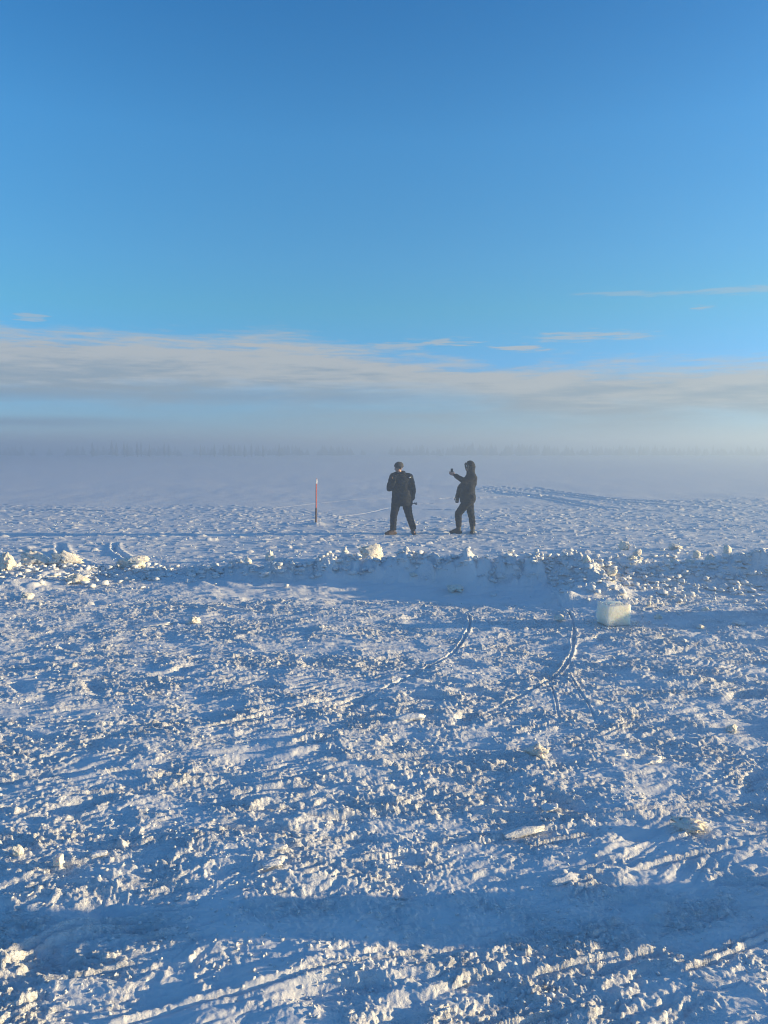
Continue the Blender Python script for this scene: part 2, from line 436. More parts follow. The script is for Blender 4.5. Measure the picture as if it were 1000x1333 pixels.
def snow_material(name, col=(.77, .78, .80), sss=0.0, bump_scale=1.0, masked=False):
    m, nt, b = new_mat(name); L = nt.links.new
    geo = nt.nodes.new('ShaderNodeNewGeometry')
    pos = geo.outputs['Position'] if sss == 0 else None
    tc = nt.nodes.new('ShaderNodeTexCoord')
    src = pos or tc.outputs['Object']
    n1 = nt.nodes.new('ShaderNodeTexNoise'); n1.inputs['Scale'].default_value = 70; n1.inputs['Detail'].default_value = 5; n1.inputs['Roughness'].default_value = .65
    n2 = nt.nodes.new('ShaderNodeTexNoise'); n2.inputs['Scale'].default_value = 1.7; n2.inputs['Detail'].default_value = 4
    L(src, n1.inputs['Vector']); L(src, n2.inputs['Vector'])
    r = nt.nodes.new('ShaderNodeValToRGB'); L(n2.outputs[0], r.inputs[0])
    r.color_ramp.elements[0].position = .3; r.color_ramp.elements[1].position = .75
    c = np.array(col); r.color_ramp.elements[0].color = (*(c * .93), 1); r.color_ramp.elements[1].color = (*c, 1)
    L(r.outputs[0], b.inputs['Base Color'])
    b.inputs['Roughness'].default_value = .62
    b.inputs['Specular IOR Level'].default_value = .25
    n3 = nt.nodes.new('ShaderNodeTexNoise'); n3.inputs['Scale'].default_value = 24; n3.inputs['Detail'].default_value = 6; n3.inputs['Roughness'].default_value = .62; n3.inputs['Distortion'].default_value = .6
    vo = nt.nodes.new('ShaderNodeTexVoronoi'); vo.inputs['Scale'].default_value = 55; vo.inputs['Randomness'].default_value = 1
    mp = nt.nodes.new('ShaderNodeMapping'); mp.inputs['Rotation'].default_value = (0, 0, R(15)); mp.inputs['Scale'].default_value = (.6, 1, 1)
    L(src, mp.inputs[0]); L(mp.outputs[0], n3.inputs['Vector']); L(mp.outputs[0], vo.inputs['Vector'])
    b3 = nt.nodes.new('ShaderNodeBump'); b3.inputs['Distance'].default_value = .024 * bump_scale; b3.inputs['Strength'].default_value = 1
    L(n3.outputs[0], b3.inputs['Height'])
    b2 = nt.nodes.new('ShaderNodeBump'); b2.inputs['Distance'].default_value = .004 * bump_scale; b2.invert = True
    L(vo.outputs['Distance'], b2.inputs['Height']); L(b3.outputs[0], b2.inputs['Normal'])
    bp = nt.nodes.new('ShaderNodeBump'); bp.inputs['Strength'].default_value = .8
    bp.inputs['Distance'].default_value = .008 * bump_scale
    L(b2.outputs[0], bp.inputs['Normal'])
    L(n1.outputs[0], bp.inputs['Height']); L(bp.outputs[0], b.inputs['Normal'])
    if masked:
        am = nt.nodes.new('ShaderNodeAttribute'); am.attribute_name = 'relief'
        for bb in (b3, b2, bp): L(am.outputs['Fac'], bb.inputs['Strength'])
    if sss:
        b.inputs['Subsurface Weight'].default_value = sss
        b.inputs['Subsurface Radius'].default_value = (1.0, .75, .45)
        b.inputs['Subsurface Scale'].default_value = .04
    return m

def plain(name, col, rough=.7, bump=0, bscale=60, var=.15, sheen=0, metal=0):
    m, nt, b = new_mat(name); L = nt.links.new
    tc = nt.nodes.new('ShaderNodeTexCoord')
    n = nt.nodes.new('ShaderNodeTexNoise'); n.inputs['Scale'].default_value = bscale; n.inputs['Detail'].default_value = 4
    L(tc.outputs['Object'], n.inputs['Vector'])
    r = nt.nodes.new('ShaderNodeValToRGB'); L(n.outputs[0], r.inputs[0])
    r.color_ramp.elements[0].position = .3; r.color_ramp.elements[1].position = .7
    c = np.array(col); r.color_ramp.elements[0].color = (*(c * (1 - var)), 1); r.color_ramp.elements[1].color = (*np.minimum(c * (1 + var), 1), 1)
    L(r.outputs[0], b.inputs['Base Color']); b.inputs['Roughness'].default_value = rough; b.inputs['Metallic'].default_value = metal
    if bump:
        bp = nt.nodes.new('ShaderNodeBump'); bp.inputs['Distance'].default_value = bump; L(n.outputs[0], bp.inputs['Height']); L(bp.outputs[0], b.inputs['Normal'])
    if max(col) < .03 and rough > .6: b.inputs['Specular IOR Level'].default_value = .12
    return m

def ice_material():
    m, nt, b = new_mat('cloudy_ice'); L = nt.links.new
    tc = nt.nodes.new('ShaderNodeTexCoord')
    n = nt.nodes.new('ShaderNodeTexNoise'); n.inputs['Scale'].default_value = 9; n.inputs['Detail'].default_value = 6
    L(tc.outputs['Object'], n.inputs['Vector'])
    r = nt.nodes.new('ShaderNodeValToRGB'); L(n.outputs[0], r.inputs[0])
    r.color_ramp.elements[0].position = .38; r.color_ramp.elements[1].position = .68
    r.color_ramp.elements[0].color = (.86, .79, .64, 1); r.color_ramp.elements[1].color = (.95, .90, .76, 1)
    L(r.outputs[0], b.inputs['Base Color'])
    b.inputs['Transmission Weight'].default_value = .0; b.inputs['Roughness'].default_value = .22; b.inputs['IOR'].default_value = 1.31
    b.inputs['Subsurface Weight'].default_value = .75
    b.inputs['Subsurface Radius'].default_value = (1.0, .82, .55)
    b.inputs['Subsurface Scale'].default_value = .24
    bp = nt.nodes.new('ShaderNodeBump'); bp.inputs['Distance'].default_value = .006
    n2 = nt.nodes.new('ShaderNodeTexNoise'); n2.inputs['Scale'].default_value = 35; n2.inputs['Detail'].default_value = 4
    L(tc.outputs['Object'], n2.inputs['Vector']); L(n2.outputs[0], bp.inputs['Height']); L(bp.outputs[0], b.inputs['Normal'])
    return m

M_GROUND = snow_material('trampled_snow', masked=True)
M_SNOW = snow_material('loose_snow', bump_scale=.45)
M_CHUNK = snow_material('packed_snow', (.80, .77, .70), sss=.3, bump_scale=.8)
M_ICE = ice_material()

M_COAT = plain('dark_coat_cloth', (.005, .009, .018), .75, .004, 25, .25, sheen=.2)
M_COAT2 = plain('dark_olive_coat_cloth', (.008, .010, .016), .75, .004, 25, .25, sheen=.2)
M_TROUSER = plain('dark_trouser_cloth', (.005, .007, .014), .8, .004, 30, .25)
M_BOOT = plain('black_boot_leather', (.012, .012, .014), .5, .001, 80)
M_BOOTB = plain('brown_boot_leather', (.06, .034, .024), .6, .001, 80)
M_KNIT = plain('dark_knit', (.028, .030, .036), .9, .006, 140, .3)
M_FUR = plain('hood_fur_trim', (.045, .045, .045), .9, .010, 160, .4)
M_SKIN = plain('skin', (.30, .17, .125), .5, 0, 20, .06)
M_HAIR = plain('dark_brown_hair', (.04, .026, .018), .6, .002, 90, .3)
M_GLOVE = plain('dark_glove', (.020, .022, .026), .7, .002, 60)
M_EYE = plain('eye_dark', (.02, .015, .012), .2)
M_PHONE = plain('phone_black', (.012, .012, .014), .25)
M_LENS = plain('lens_glass', (.01, .01, .02), .08)
M_REFL = plain('reflective_tape', (.75, .76, .78), .35)
M_RED = plain('weathered_red_paint', (.42, .055, .045), .55, .001, 40, .3)
M_STAKE_DARK = plain('dark_stake_brown', (.10, .055, .045), .8, .002, 50, .35)
M_GREYK = plain('grey_knit', (.16, .16, .18), .9, .004, 90)
M_SPRUCE = plain('spruce_needles', (.035, .05, .04), .9, .02, 3, .4)
M_BARK = plain('spruce_bark', (.09, .065, .05), .9, .01, 6, .3)

# ------------------------------------------------------------------ ground
ground = link('snow_ground', ground_mesh(), M_GROUND)
tag(ground, kind='structure')

# ------------------------------------------------------------------ ice block
def chunk_mesh(w, d, hgt, seed, blocky=.5, rough=.16, sub=3, lean=0.0, cuts=4):
    """a lump of packed snow: blocky ellipsoid, knobbly, broken along a few planes, base at z=0"""
    rng = random.Random(seed); bm = bmesh.new()
    bmesh.ops.create_icosphere(bm, subdivisions=sub, radius=1.0)
    off = Vector((rng.random() * 50, rng.random() * 50, rng.random() * 50))
    planes = []
    for _ in range(cuts):
        n = Vector((rng.uniform(-1, 1), rng.uniform(-1, 1), rng.uniform(-.2, 1))).normalized(); planes.append((n, rng.uniform(.55, .85)))
    for v in bm.verts:
        c = v.co.copy(); m = max(abs(c.x), abs(c.y), abs(c.z)); box = c / m
        c = c.lerp(box * .86, blocky)
        nrm = v.co.normalized()
        c += nrm * (rough * mnoise.noise(c * 1.7 + off) + rough * .8 * mnoise.noise(c * 4.1 + off) + rough * .45 * mnoise.noise(c * 9.3 + off))
        for n, k in planes:
            t = c.dot(n) - k
            if t > 0: c -= n * t * .9
        v.co = c
    lo = min(v.co.z for v in bm.verts); hi = max(v.co.z for v in bm.verts)
    for v in bm.verts:
        z = (v.co.z - lo) / (hi - lo)
        v.co = Vector((v.co.x * w / 2 + lean * w * z, v.co.y * d / 2, z * hgt))
    me = bpy.data.meshes.new('snow_chunk'); bm.to_mesh(me); bm.free(); return me

def block_mesh(w, d, hgt, seed=1):
    bm = bmesh.new(); bmesh.ops.create_cube(bm, size=1.0)
    bmesh.ops.bevel(bm, geom=list(bm.edges), offset=.02, segments=2, profile=.6, affect='EDGES')
    bmesh.ops.subdivide_edges(bm, edges=list(bm.edges), cuts=4, use_grid_fill=True)
    off = Vector((3.1, 7.7, 1.3))
    for v in bm.verts:
        c = v.co.copy(); q = Vector((c.x * w, c.y * d, (c.z + .5) * hgt))
        n = c.normalized()
        a = .006 * mnoise.noise(q * 6 + off) + .004 * mnoise.noise(q * 19 + off) + .003 * mnoise.noise(q * 50 + off)
        if c.z > .40: a += .012 * mnoise.noise(q * 11 + off)
        q += n * a * 1.6
        q.z -= .045 * max(0, c.x + .1) * max(0, c.z + .2)      # the top falls to the right
        q.x += .03 * (c.z - .1) * (1 if c.x < 0 else .2)        # bottom corner chipped on the left
        if c.x < -.25 and c.z < -.1: q.x += .05 * (-.1 - c.z) * 1.4
        v.co = q
    me = bpy.data.meshes.new('ice_block'); bm.to_mesh(me); bm.free(); return me

bx, by = at(804, 816)
ice = link('ice_block', block_mesh(.305, .24, .250), M_ICE)
ice.location = (bx, by + .16, hz(bx, by + .16) + .012); ice.rotation_euler = (R(1), R(-1.5), R(15))
tag(ice, 'large cream-coloured translucent block of ice, the biggest squared block on the snow', 'ice block')
def frost_mesh():
    bm = bmesh.new(); rng = random.Random(5)
    for i in range(40):
        t = rng.random(); edge = rng.choice((0, 0, 0, 1, 2))
        if edge == 0: x, y = -.17 + .34 * t, -.155
        elif edge == 1: x, y = -.17, -.15 + .3 * t
        else: x, y = -.15 + .3 * t, .14
        z = .272 - .045 * max(0, x / .385 + .1) * .7
        m = Matrix.Translation((x, y, z)) @ Matrix.Rotation(rng.random() * 6, 4, 'Z') @ Matrix.Diagonal((rng.uniform(.012, .03), rng.uniform(.006, .014), rng.uniform(.004, .010), 1))
        bmesh.ops.create_icosphere(bm, subdivisions=1, radius=1, matrix=m)
    me = bpy.data.meshes.new('frost_crust'); bm.to_mesh(me); bm.free(); return me
tag(link('frost_crust', frost_mesh(), M_CHUNK, ice), kind='stuff')

# ------------------------------------------------------------------ single chunks of snow
#  px, py of the foot, width and height in photograph pixels, blockiness, lean, kind, label
CH = [
 (484, 731, 32, 21, .35, .0, 'chunk', 'largest cream snow chunk, on the berm crest in front of the walking man'),
 (351, 731, 11, 14, .1, .05, 'chunk', 'small pointed cream snow chunk, alone on the left half of the berm crest'),
 (323, 735, 9, 8, .3, 0, 'chunk', 'small round snow chunk on the berm, a little left of the pointed one'),
 (465, 736, 9, 9, .2, 0, 'chunk', 'small round snow chunk touching the left foot of the largest cream chunk'),
 (532, 734, 10, 15, .4, .15, 'slab', 'thin upright snow slab leaning on the berm crest between the two people'),
 (419, 735, 20, 8, .3, 0, 'chunk', 'low sunlit snow chunk on the berm crest behind the red stake'),
 (592, 766, 24, 10, .2, 0, 'chunk', 'lone snow chunk lying in the deep blue shade before the berm'),
 (538, 759, 13, 5, .2, 0, 'chunk', 'flat little snow chunk in the blue shade, left of the lone bigger one'),
 (720, 740, 12, 10, .2, 0, 'chunk', 'round cream snow chunk at the left end of the right-hand rubble'),
 (728, 754, 11, 8, .2, 0, 'chunk', 'small white snow chunk just below the round cream one at the rubble\'s left end'),
 (752, 732, 13, 9, .3, 0, 'chunk', 'pale snow chunk at the back of the rubble, behind the stacked cream chunks'),
 (779, 745, 15, 15, .7, 0, 'chunk', 'squarish cream snow chunk, the most box-like one in the rubble by the ice block'),
 (761, 748, 14, 14, .3, 0, 'chunk', 'rounded cream snow chunk left of the squarish one, carrying a pinkish cap'),
 (764, 762, 13, 11, .4, 0, 'chunk', 'cream snow chunk lowest in the stack, straight above the ice block\'s left edge'),
 (795, 765, 15, 13, .1, .35, 'chunk', 'crooked curved snow chunk leaning right, just behind the ice block'),
 (823, 757, 13, 7, .3, 0, 'chunk', 'flattish snow chunk at the foot of the knobbly peak'),
 (829, 738, 21, 17, .2, 0, 'chunk', 'broad knobbly snow chunk forming the base of the peak right of the rubble'),
 (815, 716, 14, 12, .3, 0, 'chunk', 'round snow chunk behind and left of the knobbly peak'),
 (881, 747, 15, 12, .4, 0, 'chunk', 'broad cream snow chunk midway between the knobbly peak and the tall thin one'),
 (896, 737, 8, 8, .8, 0, 'chunk', 'tiny square cream snow chunk glowing in the sun, behind the broad one'),
 (907, 753, 17, 9, .4, 0, 'chunk', 'cream snow chunk right below the tiny square one'),
 (926, 739, 14, 13, .3, 0, 'chunk', 'round snow chunk directly left of the tall thin one'),
 (947, 735, 11, 22, .2, .1, 'chunk', 'tall thin snow chunk standing upright near the right edge of the view'),
 (907, 728, 11, 9, .3, 0, 'chunk', 'whitish snow chunk set back behind the tiny square cream one'),
 (968, 742, 10, 8, .3, 0, 'chunk', 'small snow chunk to the right of the tall thin one'),
 (985, 726, 13, 8, .3, 0, 'chunk', 'snow chunk closest to the right edge of the view, at the back'),
 (880, 716, 20, 7, .3, 0, 'chunk', 'wide low warm-lit snow chunk behind the right-hand rubble'),
 (845, 793, 7, 6, .3, 0, 'chunk', 'tiny snow chunk just above the ice block\'s right corner'),
 (858, 807, 10, 7, .3, 0, 'chunk', 'small cream snow chunk a block\'s width right of the ice block'),
 (919, 796, 10, 6, .3, 0, 'chunk', 'small pale snow chunk alone on flat snow right of the ice block'),
 (729, 809, 13, 8, .3, 0, 'chunk', 'small cream snow chunk left of the ice block, beside the curved rut'),
 (3, 756, 22, 24, .3, 0, 'chunk', 'big rounded snow chunk cut by the left edge of the view'),
 (40, 750, 40, 20, .2, 0, 'chunk', 'broad mound-like snow chunk second from the left edge, on the berm'),
 (82, 750, 34, 19, .3, 0, 'chunk', 'broad grey snow chunk third from the left edge, on the berm'),
 (97, 762, 30, 13, .2, 0, 'chunk', 'cream sunlit snow chunk low in front of the broad grey one at left'),
 (168, 749, 40, 14, .2, 0, 'chunk', 'long rounded snow chunk on the berm beside the curving ruts at left'),
 (34, 781, 15, 9, .3, 0, 'chunk', 'small cream snow chunk in front of the berm near the left edge'),
 (250, 811, 18, 10, .1, 0, 'chunk', 'small cone-shaped snow chunk right of the long cream slab'),
 (196, 812, 58, 7, .5, 0, 'slab', 'long flat cream snow slab lying left of the small cone-shaped chunk'),
 (75, 1131, 12, 13, .9, 0, 'cube', 'small neat cube of snow casting a blue shadow, at lower left'),
 (533, 940, 44, 8, .5, 0, 'slab', 'long thin cream snow slab alone in the middle of the trampled snow'),
 (844, 991, 40, 9, .5, 0, 'slab', 'cream snow slab tilted in the sun, right one of two side by side at right'),
 (804, 983, 28, 10, .3, 0, 'slab', 'cream snow slab, left and shorter one of two side by side at right'),
 (698, 988, 25, 17, .1, 0, 'chunk', 'crumbly cream snow chunk at the left end of a blue hollow'),
 (956, 951, 15, 10, .2, 0, 'chunk', 'cream snow chunk alone at right, above the two side-by-side slabs'),
 (900, 1085, 40, 16, .1, 0, 'chunk', 'crumbly elongated snow chunk at right in the rough near snow'),
 (912, 818 , 9, 5, .2, 0, 'chunk', 'tiny flat snow chunk below the small pale one right of the ice block'),
 (716, 1053, 26, 9, .4, 0, 'slab', 'short cream snow slab half sunk beneath the blue hollow'),
 (678, 1083, 76, 8, .5, 0, 'slab', 'longest cream snow slab, pressed along a sledge streak in the near snow'),
 (735, 1143, 56, 9, .5, 0, 'slab', 'wide cream snow slab right above the broad shaded band'),
 (352, 1131, 34, 10, .4, 0, 'slab', 'tilted cream snow slab at the upper edge of the shaded band, left of centre'),
 (129, 1116, 24, 8, .4, 0, 'slab', 'cream snow slab just right of the small neat snow cube'),
 (22, 1117, 14, 14, .1, 0, 'chunk', 'wedge-shaped cream snow chunk close to the left edge, left of the snow cube'),
 (362, 1110, 26, 8, .4, 0, 'slab', 'small upper cream snow slab behind the tilted one'),
]
def up_label(s): return s
for i, (px, py, w, hg, blk, lean, kind, lab) in enumerate(CH):
    x, y = at(px, py)
    sc = math.hypot(x, y) * 1.0 / 950.0
    sc = y / 950.0 * 1.004
    W, Hh = w * sc, hg * sc
    if kind == 'slab':                        # seen at a slant: its height in the picture is mostly its depth
        fs = CAM_H / y
        D = Hh / fs * .9; Hh = min(.05, W * .22)
        me = chunk_mesh(W, D, Hh, 100 + i, .6, .30, 4, 0, 4)
        sink = .45
    elif kind == 'cube':
        me = chunk_mesh(W, W * .95, Hh * 1.1, 100 + i, .97, .05, 4, 0, 0); sink = .1
    else:
        D = W * (.8 if w < 25 else .6)
        me = chunk_mesh(W, D, Hh * 1.25, 100 + i, blk, .62 if w > 20 else .45, 4 if w > 11 else 3, lean, 5); sink = .2
    o = link({'slab': 'snow_slab', 'cube': 'snow_block', 'chunk': 'snow_chunk'}[kind], me, M_SNOW if kind == 'slab' else M_CHUNK)
    z0 = max(hz(x, y + .02), hz(x - W * .3, y), hz(x + W * .3, y)) if kind != 'chunk' else hz(x, y + .03)
    o.location = (x, y + (.0 if kind == 'slab' else W * .3), z0 - sink * Hh)
    o.rotation_euler = (0, R(-4) if kind == 'slab' else 0, R(random.Random(i).uniform(-15, 15)) if kind != 'slab' else R(16))
    tag(o, lab, {'slab': 'snow slab', 'cube': 'snow block', 'chunk': 'snow chunk'}[kind], {'slab': 'loose slabs of snow crust', 'cube': None, 'chunk': 'loose chunks of snow'}[kind])
# pieces that rest on other chunks
def perch(px, py, w, hg, y, seed, blk, lean, lab):
    u, v = (px - 500) / 950.0, (666.5 - py) / 950.0
    d = (u, math.cos(PITCH) + v * math.sin(PITCH), -math.sin(PITCH) + v * math.cos(PITCH)); t = y / d[1]
    sc = y / 950.0
    o = link('snow_chunk', chunk_mesh(w * sc, w * sc * .8, hg * sc, seed, blk, .28, 3, lean, 4), M_CHUNK)
    o.location = (d[0] * t, y, CAM_H + d[2] * t)
    tag(o, lab, 'snow chunk', 'loose chunks of snow')
perch(763, 736, 9, 6, at(761, 748)[1] + .06, 901, .3, 0, 'small pinkish snow chunk perched as a cap on the rounded cream one')
perch(829, 724, 12, 10, at(829, 738)[1] + .12, 902, .3, .1, 'small snow chunk crowning the knobbly peak')

# ------------------------------------------------------------------ crumbs: far too many to count
def crumbs():
    rng = np.random.default_rng(4)
    n1, n2, n3 = 12000, 3600, 1800
    r = np.exp(rng.uniform(math.log(2.3), math.log(24), n1)); th = rng.uniform(-R(33), R(33), n1)
    x = r * np.sin(th); y = r * np.cos(th); s = np.exp(rng.uniform(math.log(.0035), math.log(.012), n1)) * (.7 + .07 * r)
    par = rng.uniform(0, 1, n2); L = np.array([p for p in BERM]); seg = par * (len(L) - 1); i = np.minimum(seg.astype(int), len(L) - 2); f = (seg - i)[:, None]
    P = L[i] * (1 - f) + L[i + 1] * f + rng.normal(0, .38, (n2, 2)) * [1, 1.1]
    s2 = np.exp(rng.uniform(math.log(.012), math.log(.07), n2))
    P3 = np.stack([rng.uniform(2.2, 9, n3), rng.normal(11.6, 1.3, n3)], 1); s3 = np.exp(rng.uniform(math.log(.015), math.log(.075), n3))
    pa = rng.uniform(0, 6.28, 160); P3 = np.vstack([P3, np.stack([bx + .24 * np.cos(pa) * rng.uniform(.8, 1.4, 160), by + .14 + .22 * np.sin(pa) * rng.uniform(.8, 1.4, 160)], 1)]); s3 = np.concatenate([s3, rng.uniform(.008, .022, 160)])
    x = np.concatenate([x, P[:, 0], P3[:, 0]]); y = np.concatenate([y, P[:, 1], P3[:, 1]]); s = np.concatenate([s, s2, s3])
    # leave the scraped strip and the deep shade clean
    bd, bp, bs = polydist(x, y, BERM)
    keep = ~((bd > .35) & (bd < 1.5) & (bs < 0) & (x > -3.4) & (x < 2.4) & (rng.random(len(x)) < .93))
    clump = pn(x / .5, y / .45, 130) + .5 * pn(x / .17, y / .15, 131)
    keep &= roughness_zone(x, y) > .6
    keep &= (clump > rng.uniform(-.35, .25, len(x))) | (s > .03)
    x, y, s = x[keep], y[keep], s[keep]
    z = height(x, y)
    bm = bmesh.new(); bmesh.ops.create_icosphere(bm, subdivisions=1, radius=1)
    base = np.array([v.co[:] for v in bm.verts]); Fc = np.array([[v.index for v in f.verts] for f in bm.faces]); bm.free()
    n, k = len(x), len(base)
    ax = rng.uniform(.55, 1.35, (n, 1, 3)); ax[:, :, 2] *= .5
    V = base[None] * ax + rng.normal(0, .16, (n, k, 3))
    a = rng.uniform(0, 6.28, n); c, sn = np.cos(a)[:, None], np.sin(a)[:, None]
    X = V[:, :, 0] * c - V[:, :, 1] * sn; Y = V[:, :, 0] * sn + V[:, :, 1] * c
    V = np.stack([X, Y, V[:, :, 2]], -1) * s[:, None, None] + np.stack([x, y, z + s * .35], 1)[:, None, :]
    FF = (Fc[None] + (np.arange(n) * k)[:, None, None]).reshape(-1, 3)
    return mesh_np('snow_crumbs', V.reshape(-1, 3), FF)
cr = link('snow_crumbs', crumbs(), M_SNOW, smooth=False)
tag(cr, 'loose crumbs of broken snow scattered over the trampled ground', 'snow', kind='stuff')

# ------------------------------------------------------------------ people
def capsule(bm, p, rp, q, rq, seg=14):
    p, q = Vector(p), Vector(q); d = q - p; L = d.length
    if L < 1e-6: d = Vector((0, 0, 1)); L = 1e-6
    rot = d.to_track_quat('Z', 'Y').to_matrix()
    rings = []
    prof = [(-rp * math.cos(a), rp * math.sin(a)) for a in [math.pi / 2 * k / 5 for k in range(1, 6)]]
    prof += [(L * t, rp + (rq - rp) * t) for t in (.25, .5, .75)]
    prof += [(L + rq * math.cos(a), rq * math.sin(a)) for a in [math.pi / 2 * k / 5 for k in range(5, 0, -1)]]
    for z, r in prof:
        rings.append([bm.verts.new(p + rot @ Vector((r * math.cos(6.28318 * k / seg), r * math.sin(6.28318 * k / seg), z))) for k in range(seg)])
    a = bm.verts.new(p + rot @ Vector((0, 0, -rp))); b = bm.verts.new(p + rot @ Vector((0, 0, L + rq)))
    for i in range(len(rings) - 1):
        for k in range(seg): bm.faces.new((rings[i][k], rings[i][(k + 1) % seg], rings[i + 1][(k + 1) % seg], rings[i + 1][k]))
    for k in range(seg):
        bm.faces.new((a, rings[0][(k + 1) % seg], rings[0][k])); bm.faces.new((b, rings[-1][k], rings[-1][(k + 1) % seg]))

def ellipsoid(bm, c, r, rot=None):
    m = Matrix.Translation(c) @ (Matrix.Rotation(rot[0], 4, rot[1]) if rot else Matrix.Identity(4)) @ Matrix.Diagonal((*r, 1))
    bmesh.ops.create_uvsphere(bm, u_segments=20, v_segments=14, radius=1, matrix=m)

def loft(bm, rings, seg=28):
    """closed tube through elliptical rings (cx, cy, z, rx, ry)"""
    rr = []
    for cx, cy, z, rx, ry in rings:
        rr.append([bm.verts.new((cx + rx * math.cos(6.28318 * k / seg), cy + ry * math.sin(6.28318 * k / seg), z)) for k in range(seg)])
    for i in range(len(rr) - 1):
        for k in range(seg): bm.faces.new((rr[i][k], rr[i][(k + 1) % seg], rr[i + 1][(k + 1) % seg], rr[i + 1][k]))
    bm.faces.new(rr[0][::-1]); bm.faces.new(rr[-1])

def fuse(name, fn, mat, parent, voxel=.010, smooth=4, fold=0.0, fs=14.0):
    """fill bm with fn, fuse everything into one continuous skin, add cloth folds"""
    bm = bmesh.new(); fn(bm); bmesh.ops.recalc_face_normals(bm, faces=list(bm.faces))
    me = bpy.data.meshes.new(name); bm.to_mesh(me); bm.free()
    o = bpy.data.objects.new(name, me); COL.objects.link(o)
    m = o.modifiers.new('r', 'REMESH'); m.mode = 'VOXEL'; m.voxel_size = voxel
    m2 = o.modifiers.new('s', 'SMOOTH'); m2.iterations = smooth; m2.factor = .5
    dg = bpy.context.evaluated_depsgraph_get(); dg.update()
    me2 = bpy.data.meshes.new_from_object(o.evaluated_get(dg)); me2.name = name
    o.modifiers.clear(); o.data = me2; bpy.data.meshes.remove(me)
    if fold:
        co = np.empty(len(me2.vertices) * 3, np.float32); me2.vertices.foreach_get('co', co)
        no = np.empty(len(me2.vertices) * 3, np.float32); me2.vertices.foreach_get('normal', no)
        co = co.reshape(-1, 3); no = no.reshape(-1, 3)
        d = np.array([mnoise.noise((c[0] * fs, c[1] * fs, c[2] * fs * 1.7)) + .5 * mnoise.noise((c[0] * fs * 2.2, c[1] * fs * 2.2, c[2] * fs * 3.2)) for c in co])
        co += no * (d * fold)[:, None]; me2.vertices.foreach_set('co', co.ravel()); me2.update()
    me2.materials.clear(); me2.materials.append(mat)
    me2.polygons.foreach_set('use_smooth', [True] * len(me2.polygons))
    if parent is not None: o.parent = parent
    return o

def chain(bm, pts, rads):
    for i in range(len(pts) - 1): capsule(bm, pts[i], rads[i], pts[i + 1], rads[i + 1])

def hand(bm, wrist, direction, palm_n, curl=.5, side=1, s=1.0, grip=0.0):
    """palm, four unequal bent fingers and a thumb leaving the side of the palm"""
    w = Vector(wrist); d = Vector(direction).normalized(); n = Vector(palm_n); n = (n - d * n.dot(d)).normalized(); a = d.cross(n) * side
    for t in (-.030, -.010, .010, .030): capsule(bm, w + a * t * .6 * s, .014 * s, w + d * .085 * s + a * t * s, .0125 * s, 10)
    for t, ln in ((-.032, .062), (-.011, .078), (.011, .084), (.032, .074)):
        p = w + d * .088 * s + a * t * s; ang = curl * .5; seg = ln / 2.2 * s
        for k in range(3):
            q = p + (d * math.cos(ang) + n * math.sin(ang)) * seg * (1.0, .75, .6)[k]
            capsule(bm, p, (.0100 - .0008 * k) * s, q, (.0094 - .001 * k) * s, 10); p = q; ang += curl
    p = w + d * .025 * s + a * .030 * s
    q = p + (d * .55 + a * .75 + n * (.2 + grip)).normalized() * .036 * s
    r_ = q + (d * .85 + a * .2 + n * (.4 + grip)).normalized() * .030 * s
    t_ = r_ + (d * .9 - a * .1 + n * (.4 + grip)).normalized() * .024 * s
    chain(bm, (p, q, r_, t_), (.0145 * s, .0115 * s, .0105 * s, .0090 * s))

def head(bm, c, f, up=(0, 0, 1), s=1.0):
    """skull, jaw, nose, brow, lips, ears; f is the facing direction"""
    c = Vector(c); f = Vector(f).normalized(); up = Vector(up); up = (up - f * up.dot(f)).normalized(); l = up.cross(f)
    M = Matrix((l, f, up)).transposed().to_4x4()
    def E(off, r):
        p = c + l * off[0] * s + f * off[1] * s + up * off[2] * s
        m = Matrix.Translation(p) @ M @ Matrix.Diagonal((r[0] * s, r[1] * s, r[2] * s, 1))
        bmesh.ops.create_uvsphere(bm, u_segments=18, v_segments=12, radius=1, matrix=m)
    E((0, -.012, .030), (.074, .096, .088)); E((0, .022, -.030), (.060, .066, .078)); E((0, .050, -.082), (.032, .030, .026))
    E((0, .096, -.016), (.013, .017, .028)); E((0, .104, -.034), (.017, .013, .011)); E((0, .082, .030), (.056, .014, .010))
    E((0, .080, -.062), (.026, .012, .006)); E((0, .079, -.074), (.022, .012, .007))
    for k in (-1, 1): E((k * .076, -.005, -.008), (.010, .020, .032)); E((k * .045, .062, -.025), (.022, .016, .020))
    return c, f, up, l

def eyes(parent, c, f, up, l, s=1.0):
    for k in (-1, 1):
        bm = bmesh.new(); bmesh.ops.create_uvsphere(bm, u_segments=12, v_segments=8, radius=.0095 * s)
        me = bpy.data.meshes.new('eye'); bm.to_mesh(me); bm.free()
        o = link('eye', me, M_EYE, parent); o.location = c + l * k * .031 * s + f * .0835 * s + up * .004 * s

def boot(bm, ankle, toe_dir, length=.27, z0=0.0, pitch=0.0):
    a = Vector(ankle); t = Vector((toe_dir[0], toe_dir[1], 0)).normalized(); up = Vector((0, 0, 1))
    t2 = (t * math.cos(pitch) - up * math.sin(pitch)); sd = t.cross(up)
    capsule(bm, a + up * .12, .062, a + up * .01, .058)
    heel = a - t2 * .045; heel.z = max(heel.z - .065, z0 + .040)
    ball = heel + t2 * length * .62; toe = heel + t2 * length * .80
    for k in (-.018, .018):
        capsule(bm, heel + sd * k, .042, ball + sd * k * 1.1, .040); capsule(bm, ball + sd * k, .040, toe + sd * k * .6, .034)
    capsule(bm, a, .055, ball + up * .02, .040)

